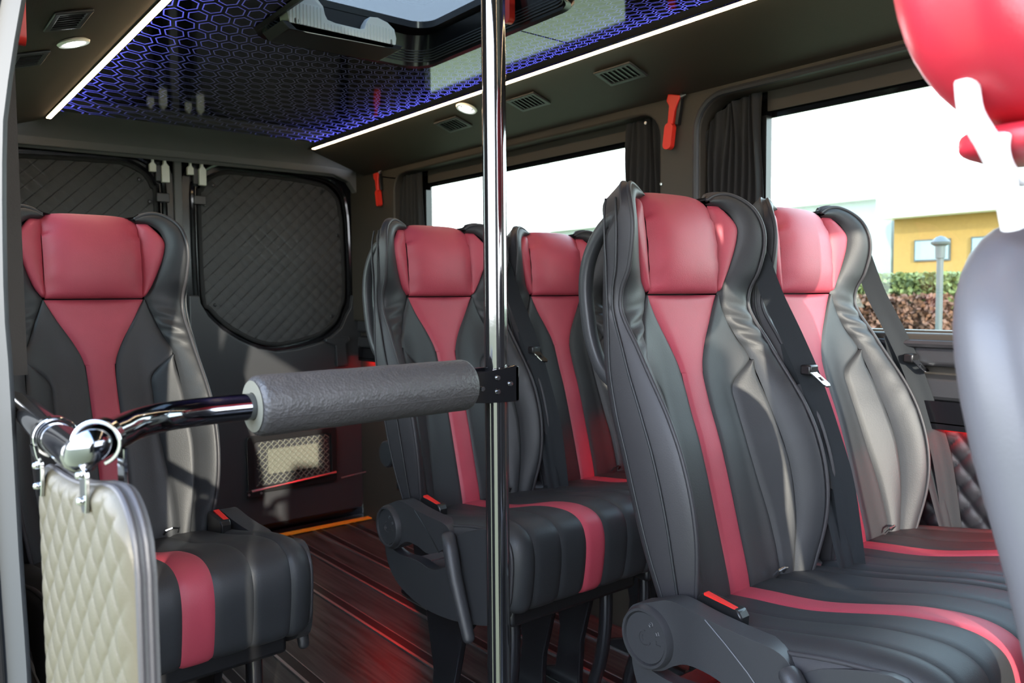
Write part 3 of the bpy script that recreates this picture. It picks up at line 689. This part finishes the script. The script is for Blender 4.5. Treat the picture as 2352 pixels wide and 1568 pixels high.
        # moulded letters G R L round the rim
        def glyph(strokes, ang, s_=.0095):
            # strokes in unit box; up = radial outwards
            cyy, czz = .008+ -.030*cos(ang), .566+.030*sin(ang)
            rx, rz = (-cos(ang), sin(ang)); txx, tzz = (-rz, rx)  # radial / tangent in (y,z)
            for stp in strokes:
                pts = [(sg*.2625, cyy+((p-.5)*-txx+(q-.5)*rx)*s_, czz+((p-.5)*-tzz+(q-.5)*rz)*s_) for p, q in stp]
                emb.tube(pts, .0010, 5)
        glyph([[(.9, .85), (.5, 1), (.1, .7), (.1, .3), (.5, 0), (.9, .2), (.9, .5), (.55, .5)]], rad(62))
        glyph([[(.1, 0), (.1, 1), (.7, 1), (.8, .75), (.7, .5), (.1, .5)], [(.5, .5), (.85, 0)]], rad(30))
        glyph([[(.1, 1), (.1, 0), (.8, 0)]], rad(0))
        build('embossed_mark', emb, 'plastic_dark', arm)
        # crease line on the arm and lower shield
        build('shield_seam', MB().tube([(sg*.2525, y, z) for y, z in ((-.11, .632), (-.15, .605), (-.19, .575), (-.215, .552))], .0013, 5), 'plastic_black', arm)
        lowo = [(.055, .52), (.045, .47), (.01, .43), (-.05, .405), (-.14, .392), (-.24, .398), (-.33, .415), (-.40, .435), (-.445, .475), (-.45, .60), (-.42, .645), (-.34, .632), (-.275, .60), (-.24, .53), (-.17, .498), (-.10, .503), (-.03, .498), (.02, .505)]
        lowo = [(p.y, p.z) for p in spline([(0, a, c) for a, c in lowo], 72, True)]
        build('lower_shield', MB().prism(lowo, [], sg*.214, sg*.243, lambda p, q, a: (a, p, q)), 'plastic_dark', root, bevel=.008, seg=3)
        lv = MB(); pts = spline([(sg*.258, -.262, .606), (sg*.268, -.285, .585), (sg*.272, -.31, .52), (sg*.270, -.335, .45), (sg*.268, -.352, .402), (sg*.268, -.358, .388)], 20)
        lv.tube(pts, [.015]+[.0175]*4+[lerp(.0175, .0135, i/12) for i in range(12)]+[.012, .009, .004], 14, flat=.8)
        build('lever', lv, 'plastic_dark', root, smooth=60)
        # buckle
        bk = build('buckle', MB().prism([(-.055, .600), (-.140, .606), (-.142, .630), (-.135, .640), (-.06, .648), (-.052, .640)], [], sg*.176, sg*.200, lambda p, q, a: (a, p, q)), 'plastic_black', root, bevel=.003)
        build('release_button', MB().prism([(-.066, .640), (-.132, .634), (-.132, .640), (-.066, .6515)], [], sg*.1865, sg*.1995, lambda p, q, a: (a, p, q)), 'belt_buckle_red', bk, bevel=.0015)
        # grab handle behind the shoulder
        hp = spline([(0, .120, 1.305), (0, .165, 1.288), (0, .198, 1.258), (0, .222, 1.215), (0, .230, 1.165), (0, .224, 1.11), (0, .212, 1.06), (0, .185, 1.01), (0, .14, .98)], 40)
        rows = []
        for i, p in enumerate(hp):
            a = hp[max(i-1, 0)]; c = hp[min(i+1, 39)]; d = (c-a).normalized(); nn = Vector((0, -d.z, d.y)); hw = .0115
            rows.append([(sg*.185+ox*.012, (p+nn*oy*hw).y, (p+nn*oy*hw).z) for ox, oy in ((-1, -.7), (-.7, -1), (.7, -1), (1, -.7), (1, .7), (.7, 1), (-.7, 1), (-1, .7))])
        build('grab_handle', MB().grid(rows, closed_u=True), 'plastic_dark', root, smooth=50)
    # ------------- belt on the side away from the aisle
    bs = 1 if side in (0, -1) else -1
    def ribbon(pts, w_, tw=None, nn=2):
        rows = []; P_ = spline(pts, 40)
        for i, p in enumerate(P_):
            a = P_[max(i-1, 0)]; c = P_[min(i+1, 39)]; d = (c-a).normalized()
            u = i/39; ang = tw(u) if tw else 0
            side_v = Vector((cos(ang), sin(ang), 0)); side_v = (side_v-d*side_v.dot(d)).normalized(); nrm = d.cross(side_v)
            row = []
            for k in range(9):
                v = k/8-.5; row.append(tuple(p+side_v*v*w_+nrm*.0022*cos(v*pi*nn)*u))
            rows.append(row)
        return MB().grid(rows)
    bl = build('seat_belt', ribbon([(bs*.215, .120, 1.245), (bs*.222, .085, 1.15), (bs*.228, .040, 1.06), (bs*.235, .0, .97), (bs*.240, -.04, .86), (bs*.243, -.07, .76), (bs*.245, -.095, .60)], .044, lambda u: rad(115+25*u) if bs > 0 else rad(65-25*u)), 'belt', root, smooth=180)
    bl2 = build('seat_belt', ribbon([(bs*.228, .045, 1.05), (bs*.236, .01, .90), (bs*.228, -.045, .76), (bs*.225, -.09, .60)], .040, lambda u: rad(120+45*u) if bs > 0 else rad(60-45*u), 3), 'belt', root, smooth=180)
    gd = build('belt_guide', MB().lathe([(.009, -.016), (.0155, -.014), (.0165, 0), (.0155, .014), (.009, .016)], (bs*.205, .112, 1.245), 'y', 16), 'plastic_black', root)
    tg_ = build('belt_tongue', MB().box((bs*.228-.016, -.012, .985), (bs*.228+.016, .012, 1.006)), 'plastic_black', bl, bevel=.004)
    build('tongue_plate', MB().prism([(-.011, -.012), (.011, -.012), (.012, .03), (.007, .036), (-.007, .036), (-.012, .03)], [[(-.006, .008), (.006, .008), (.006, .020), (-.006, .020)]], -.0015, .0015, lambda p, q, a: (bs*.228+p+q*.35, -.016-q*.55, .985-q*.62+a)), 'chrome', bl)

GS = 'red and black leather coach seats'
R_ = thing('coach_seat', 'nearest black and red seat with round hinge cover, beside the pole on the right', 'seat', (1.277, .898, 0), 0, GS)
seat_parts(R_, -1)
Mm = copy_tree(R_); Mm.location = (1.276, 1.768, 0); Mm['label'] = 'middle row aisle seat half hidden behind the upright pole'
RB = thing('coach_seat', 'sunlit window seat just behind the nearest right-hand seat, under the large window', 'seat', (1.722, .898, 0), 0, GS)
seat_parts(RB, 0)
MBk = copy_tree(RB); MBk.location = (1.720, 1.768, 0); MBk['label'] = 'middle row window seat glimpsed between pole and nearest seat'
T3 = copy_tree(RB); T3.location = (1.735, 2.60, 0); T3['label'] = 'rearmost right seat in shadow, only its round hinge showing by the rear door'
Ls = thing('coach_seat', 'single black and red seat at far left behind the quilted divider', 'seat', (.432, 1.965, 0), rad(2.5), GS)
seat_parts(Ls, 1)

# ------------------------------------------------------------------ pole, padded bar, divider
pl = thing('grab_pole', 'tall shiny black chrome floor-to-ceiling pole', 'pole', (.683, .885, 0))
build('tube', MB().tube([(0, 0, .0), (0, 0, 1.868)], .0165, 40), 'black_chrome', pl)
build('floor_flange', MB().lathe([(.0001, .012), (.03, .012), (.038, .004), (.038, 0)], (0, 0, 0)), 'black_chrome', pl)
build('ceiling_flange', MB().lathe([(.0001, 1.856), (.03, 1.856), (.038, 1.864), (.038, 1.868)], (0, 0, 0)), 'black_chrome', pl)
bar = thing('padded_grab_bar', 'horizontal chrome grab bar with thick grey foam pad fixed to the pole', 'grab bar', (.683, .885, 1.028))
O = Vector((.683, .885, 1.028))
def B(p): return tuple(Vector(p)-O)
path = [(.655, .888, 1.030), (.50, .882, 1.030), (.35, .876, 1.030), (.30, .874, 1.030), (.265, .870, 1.030), (.23, .856, 1.030), (.198, .825, 1.030), (.172, .782, 1.030), (.149, .745, 1.030), (.1405, .745, 1.025), (.1385, .760, 1.018)]
build('tube', MB().tube([B(p) for p in spline(path, 60)], .0150, 28), 'tube_chrome', bar)
pd = MB(); seg = 44
a = Vector(B((.332, .8755, 1.030))); c = Vector(B((.632, .8865, 1.031))); d = (c-a).normalized(); sd = d.cross(Vector((0, 0, 1))).normalized(); up = sd.cross(d)
prof = [(0, .016), (0, .027), (.001, .0305), (.004, .0335), (.008, .0345), (.292, .0345), (.296, .0335), (.299, .031), (.300, .028), (.300, .012)]
prof = prof[:5]+[(.008+.284*i/12, .0345+.0002*sin(i*2.1)) for i in range(1, 12)]+prof[5:]
L0 = (c-a).length
rows = [[tuple(a+d*(t_*L0/.3)+(sd*cos(2*pi*j/seg)+up*sin(2*pi*j/seg))*r_) for j in range(seg)] for t_, r_ in prof]
fp = build('foam_pad', MB().grid(rows, closed_u=True), 'foam', bar, smooth=60)
build('pad_end', MB().grid([[tuple(a-d*.0006+(sd*cos(2*pi*j/seg)+up*sin(2*pi*j/seg))*r_) for j in range(seg)] for r_ in (.0155, .029)], closed_u=True), 'foam_core', fp)
build('pad_seam', MB().tube([tuple(a+d*(.004+t_*(L0-.008)/10)+(-sd*-.0 + (sd*cos(rad(-18))+up*sin(rad(-18)))*.0346) ) for t_ in range(11)], .0006, 5), 'foam', fp)
# clamp bracket on the pole
cb = build('clamp', MB().prism([(.630, 1.008), (.652, 1.006), (.704, 1.004), (.706, 1.008), (.706, 1.052), (.700, 1.055), (.652, 1.049), (.630, 1.050)], [], .863, .868, lambda p, q, y: B((p, y, q))).prism([(.630, 1.008), (.706, 1.006), (.706, 1.052), (.630, 1.050)], [], .900, .905, lambda p, q, y: B((p, y, q))).box(B((.700, .863, 1.005)), B((.706, .905, 1.053))).box(B((.630, .865, 1.014)), B((.650, .903, 1.046))), 'gloss_black', bar, bevel=.0015)
for x, z in ((.6415, 1.0265), (.668, 1.0395), (.668, 1.0205), (.690, 1.030)):
    build('screw', MB().lathe([(.0001, -.0025), (.0032, -.0022), (.0042, 0), (.0042, .001)], B((x, .8625, z)), 'y', 16), 'chrome', bar)
dv = thing('divider_rail', 'dark chrome rail running back to the door pillar, ending in a round elbow', 'rail', (.131, .80, 1.03))
def D_(p): return (p[0]-.131, p[1]-.80, p[2]-1.03)
build('tube', MB().tube([D_(p) for p in spline([(.108, 1.26, 1.016), (.138, 1.235, 1.016), (.148, 1.18, 1.016), (.143, 1.0, 1.016), (.140, .894, 1.016), (.139, .80, 1.016), (.139, .765, 1.017)], 40)], .0160, 28), 'black_chrome', dv)
el = MB()
for i in range(1): el.lathe([(.0001, -.0164), (.0082, -.0142), (.0142, -.0082), (.0164, 0), (.0142, .0082), (.0082, .0142), (.0001, .0164)], D_((.1385, .762, 1.0175)), 'z', 24)
build('elbow', el, 'black_chrome', dv)
# quilted divider panel hanging on two clamps
pn = thing('quilted_divider', 'pale olive diamond quilted panel hanging from the rail at bottom left', 'divider panel', (.1365, .892, .99))
dd = Vector((.0736, -.9973, 0)).normalized(); nn = Vector((dd.y, -dd.x, 0)); 
if nn.y > 0: nn = -nn
P0 = Vector((.1365, .892, 0))
def Q(s_, z, off=0): return tuple(P0+dd*s_+nn*off+Vector((0, 0, z))-Vector((.1365, .892, .99)))
s0, s1, zb = -.042, .236, .30
def top(s_):
    z = lerp(.985, .998, max(0, min(1, s_/.2)))
    if s_ > .178: z -= .062*(1-math.sqrt(max(0, 1-((s_-.178)/.058)**2)))
    if s_ < -.008: z -= .030*(1-math.sqrt(max(0, 1-((-.008-s_)/.038)**2)))
    if 0 < s_ < .16: z -= .006*sin(pi*s_/.16)
    return z
rows = []; NS, NZ = 150, 330
for j in range(NZ+1):
    row = []
    for i in range(NS+1):
        s_ = lerp(s0, s1, i/NS); zt = top(s_); z = lerp(zb, zt, j/NZ)
        a_ = s_/.036+z/.041; b_ = s_/.036-z/.041
        eg = min(1, (zt-z)/.012, (s_-s0)/.022, (s1-s_)/.020); eg = max(0, eg)
        h = .0036*abs(sin(pi*a_)*sin(pi*b_))**.28*eg+.005*math.sqrt(max(0, 1-(1-eg)**2))
        row.append(Q(s_, z, h))
    rows.append(row)
build('quilted_face', MB().grid(rows), 'quilt_near', pn, smooth=180)
outl = [(lerp(s0, s1, i/60), top(lerp(s0, s1, i/60))) for i in range(61)]
poly = [(s0, zb)]+outl+[(s1, zb)]
build('panel_core', MB().prism(poly, [], -.016, .0005, lambda p, q, a_: Q(p, q, a_)), 'leather_black', pn, bevel=.003)
epts = [(s0, zb+ (top(s0)-zb)*i/10) for i in range(10)]+outl+[(s1, top(s1)-(top(s1)-zb)*i/10) for i in range(1, 11)]
build('edge_piping', MB().tube([Q(p, q, -.002) for p, q in epts], .0028, 8), 'leather_side', pn)
build('edge_piping', MB().tube([Q(p, q, -.010) for p, q in epts], .0028, 8), 'leather_side', pn)
# clamps
def rail_clamp(label, s_, cxy, tdir, zc, zbot):
    t_ = thing('rail_clamp', label, 'clamp', (cxy[0], cxy[1], zc))
    c0 = Vector((cxy[0], cxy[1], zc)); td = Vector(tdir).normalized(); sdv = td.cross(Vector((0, 0, 1))).normalized()
    ring = MB(); r0, r1, w_ = .0166, .0202, .0080; rows = []
    for k in range(33):
        a_ = rad(-70+k*(320/32)); e_ = sdv*cos(a_)+Vector((0, 0, 1))*sin(a_)
        rows.append([tuple(td*(sw*w_)+e_*r_) for sw, r_ in ((-1, r0), (1, r0), (1, r1), (-1, r1))])
    ring.grid(rows, closed_u=True); build('ring', ring, 'chrome', t_, bevel=.0008)
    for sgn_, off in ((1, .0105), (-1, -.020)):
        base = P0+dd*s_+nn*off-c0; base.z = 0
        pth = [e for e in ((sdv*(-.0185 if (sdv.dot(nn) < 0) == (sgn_ > 0) else .0185)+Vector((0, 0, -.006))), )]
        topv = pth[0]; pts = spline([topv, topv*.6+base*.4+Vector((0, 0, -.013)), base+Vector((0, 0, -.024)), base+Vector((0, 0, -.040)), base+Vector((0, 0, zbot-zc))], 16)
        rows = []
        for i, p in enumerate(pts):
            a_ = pts[max(i-1, 0)]; c_ = pts[min(i+1, 15)]; d_ = (c_-a_).normalized(); n_ = dd.cross(d_).normalized(); w2_ = .0085 if i < 13 else .0085*(1-(i-12)*.15)
            rows.append([tuple(p+dd*w2_*u+n_*.0018*v) for u, v in ((-1, -1), (1, -1), (1, 1), (-1, 1))])
        build('strap', MB().grid(rows, closed_u=True), 'chrome', t_, bevel=.0006)
    for z in (zc-.026, zbot+.010):
        ctr = P0+dd*s_+nn*.0135-c0; ctr.z = z-zc; mb = MB(); r_ = []
        for rr, h in ((.0001, .004), (.0025, .0036), (.0038, .001), (.0038, -.001)):
            r_.append([tuple(ctr+nn*h+(dd*cos(2*pi*j/14)+Vector((0, 0, 1))*sin(2*pi*j/14))*rr) for j in range(14)])
        mb.grid(r_, closed_u=True); build('bolt', mb, 'chrome', t_)
rail_clamp('left chrome clamp holding the quilted divider to the dark rail', .000, (.140, .894), (0, 1, 0), 1.016, .960)
rail_clamp('right chrome clamp at the bend of the padded bar above the quilted divider', .148, (.1490, .745), (.020, .040, 0), 1.030, .972)

# ------------------------------------------------------------------ front seat seen from behind, close and out of focus
fs = thing('front_seat', 'blurred pale grey seat back in the right foreground', 'seat', (.80, .25, 0))
def superpad(cx, cy, cz, hx, hy, hz, e=.45, tilt=0, nu=40, nv=24, shape=None):
    rows = []
    f_ = lambda v, p: math.copysign(abs(v)**p, v)
    for j in range(nv+1):
        ph = -pi/2+pi*j/nv; row = []
        for i in range(nu):
            th = 2*pi*i/nu; x = hx*f_(cos(ph), e)*f_(cos(th), e); y = hy*f_(cos(ph), .8)*f_(sin(th), .8); z = hz*f_(sin(ph), e)
            if shape: x, y, z = shape(x, y, z)
            row.append((cx+x, cy+y+z*tilt, cz+z))
        rows.append(row)
    return MB().grid(rows, closed_u=True)
build('seat_back', superpad(.075, -.052, .93, .27, .055, .285, .55, .23, shape=lambda x, y, z: (x*(1-.10*max(0, z/.285)**2)*(1-.15*max(0, min(1, (.21-z)/.21))), y, z)), 'leather_grey', fs, smooth=180)
build('seat_cushion', superpad(.075, -.38, .56, .27, .28, .09, .5), 'leather_grey', fs, smooth=180)
build('seat_base', MB().box((-.1, -.58, 0), (.28, -.18, .49)), 'plastic_black', fs, bevel=.02)
shade_seat = thing('front_seat', 'unseen grey seat added to shade the nearest right-hand seat', 'seat', (1.285, .25, 0))  # out of view; added and sized so its shadow falls on the seats behind
build('seat_back', superpad(0, -.052, .93, .155, .055, .44, .55, .23), 'leather_grey', shade_seat, smooth=180)
build('seat_cushion', superpad(0, -.38, .56, .135, .28, .09, .5), 'leather_grey', shade_seat, smooth=180)
build('headrest', superpad(-.03, .08, 1.46, .17, .06, .12, .5), 'leather_red_bright', shade_seat, smooth=180)
build('seat_base', MB().box((-.1, -.58, 0), (.1, -.18, .49)), 'plastic_black', shade_seat, bevel=.02)
hr = thing('headrest', None, None); hr.parent = fs; hr['label'] = 'red leather headrest with white posts'
build('red_pad', superpad(.025, .022, 1.432, .228, .065, .150, .60, .12), 'leather_red_bright', hr, smooth=180)
build('neck_trim', superpad(-.055, .0, 1.270, .060, .045, .014, .6), 'leather_red_bright', hr, smooth=180)
for x in (-.140, .12): build('post', MB().tube(spline([(x-.010, .012, 1.31), (x-.006, .01, 1.285), (x, .0, 1.262), (x+.012, -.006, 1.238), (x+.03, -.008, 1.20)], 16), .0088, 14), 'strap_white', hr)
build('post_guide', MB().tube(spline([(-.085+.036*cos(rad(t_)), -.002, 1.262+.022*sin(rad(t_))) for t_ in range(-200, 20, 20)], 30), .0062, 12), 'strap_white', hr)

# ------------------------------------------------------------------ outside
st('ground', MB().box((-60, -60, -.62), (120, 120, -.55)), 'concrete')
bg = thing('building', 'long pale grey building wall with white roof edge beyond the windows', 'building', (24, 20, -.55))
build('wall', MB().box((0, -8.3, 0), (4, 8, 4.55)), 'wall_white', bg)
build('roof_edge', MB().box((-.4, -8.3, 4.55), (4, 8, 4.7)), 'roof_white', bg)
bo = thing('building', 'ochre yellow building with blue windows beyond the big side window', 'building', (22, 6, -.55))
build('wall', MB().box((0, 1.75, 0), (4, 4.65, 3.72)), 'wall_orange', bo)
build('roof_band', MB().box((-.6, -4, 3.72), (4.2, 4.85, 4.9)), 'roof_white', bo)
build('wall', MB().box((.0, -4, 0), (4, 1.75, 3.72)), 'wall_white', bo)
for y0, y1 in ((3.16, 4.08), (2.3, 2.66)):
    wf = build('window', MB().box((-.05, y0, 2.55), (.05, y1, 3.12)), 'lamp_grey', bo)
    build('pane', MB().box((-.07, y0+.04, 2.59), (-.04, y1-.04, 3.08)), 'window_blue', wf)
hd_ = thing('hedge', 'green topped hedge with reddish leaves beside the lamp post', 'hedge', (14.5, 7, -.55))
def leafcloud(n, lo, hi, sz):
    mb = MB()
    for _ in range(n):
        c = Vector([random.uniform(lo[k], hi[k]) for k in range(3)]); a_ = Vector([random.gauss(0, 1) for _ in range(3)]).normalized()*sz; b_ = a_.cross(Vector([random.gauss(0, 1) for _ in range(3)])).normalized()*sz*.7
        mb.add([c-a_, c-b_, c+a_, c+b_], [(0, 1, 2, 3)])
    return mb
build('foliage_green', leafcloud(9000, (-.6, -1.2, 1.55), (.6, 3.2, 2.05), .055), 'leaf_green', hd_, recalc=False, smooth=10, kind='stuff')
build('foliage_green', leafcloud(5000, (-.75, .75, .2), (.6, 3.2, 1.6), .055), 'leaf_green', hd_, recalc=False, smooth=10, kind='stuff')
build('foliage_red', leafcloud(14000, (-.8, -1.2, .1), (.5, .55, 1.68), .055), 'leaf_red', hd_, recalc=False, smooth=10, kind='stuff')
build('inner_branches', MB().box((-.3, -1.1, 0), (.3, 3.1, 1.75)), 'leaf_green', hd_)
lp = thing('street_lamp', 'slim grey lamp post in front of the hedge', 'lamp post', (12, 5.14, -.55))
build('pole', MB().tube([(0, 0, 0), (0, 0, 2.2)], .045, 14), 'lamp_grey', lp)
build('lamp_head', MB().lathe([(.0001, 2.52), (.06, 2.50), (.13, 2.43), (.12, 2.40), (.07, 2.37), (.065, 2.2), (.0001, 2.18)], (0, 0, 0)), 'lamp_grey', lp)
pp = thing('flag_post', 'tall pale post seen through the rear side window', 'post', (18, 20.45, -.55))
build('pole', MB().tube([(0, 0, 0), (0, 0, 9)], .10, 14), 'wall_white', pp)
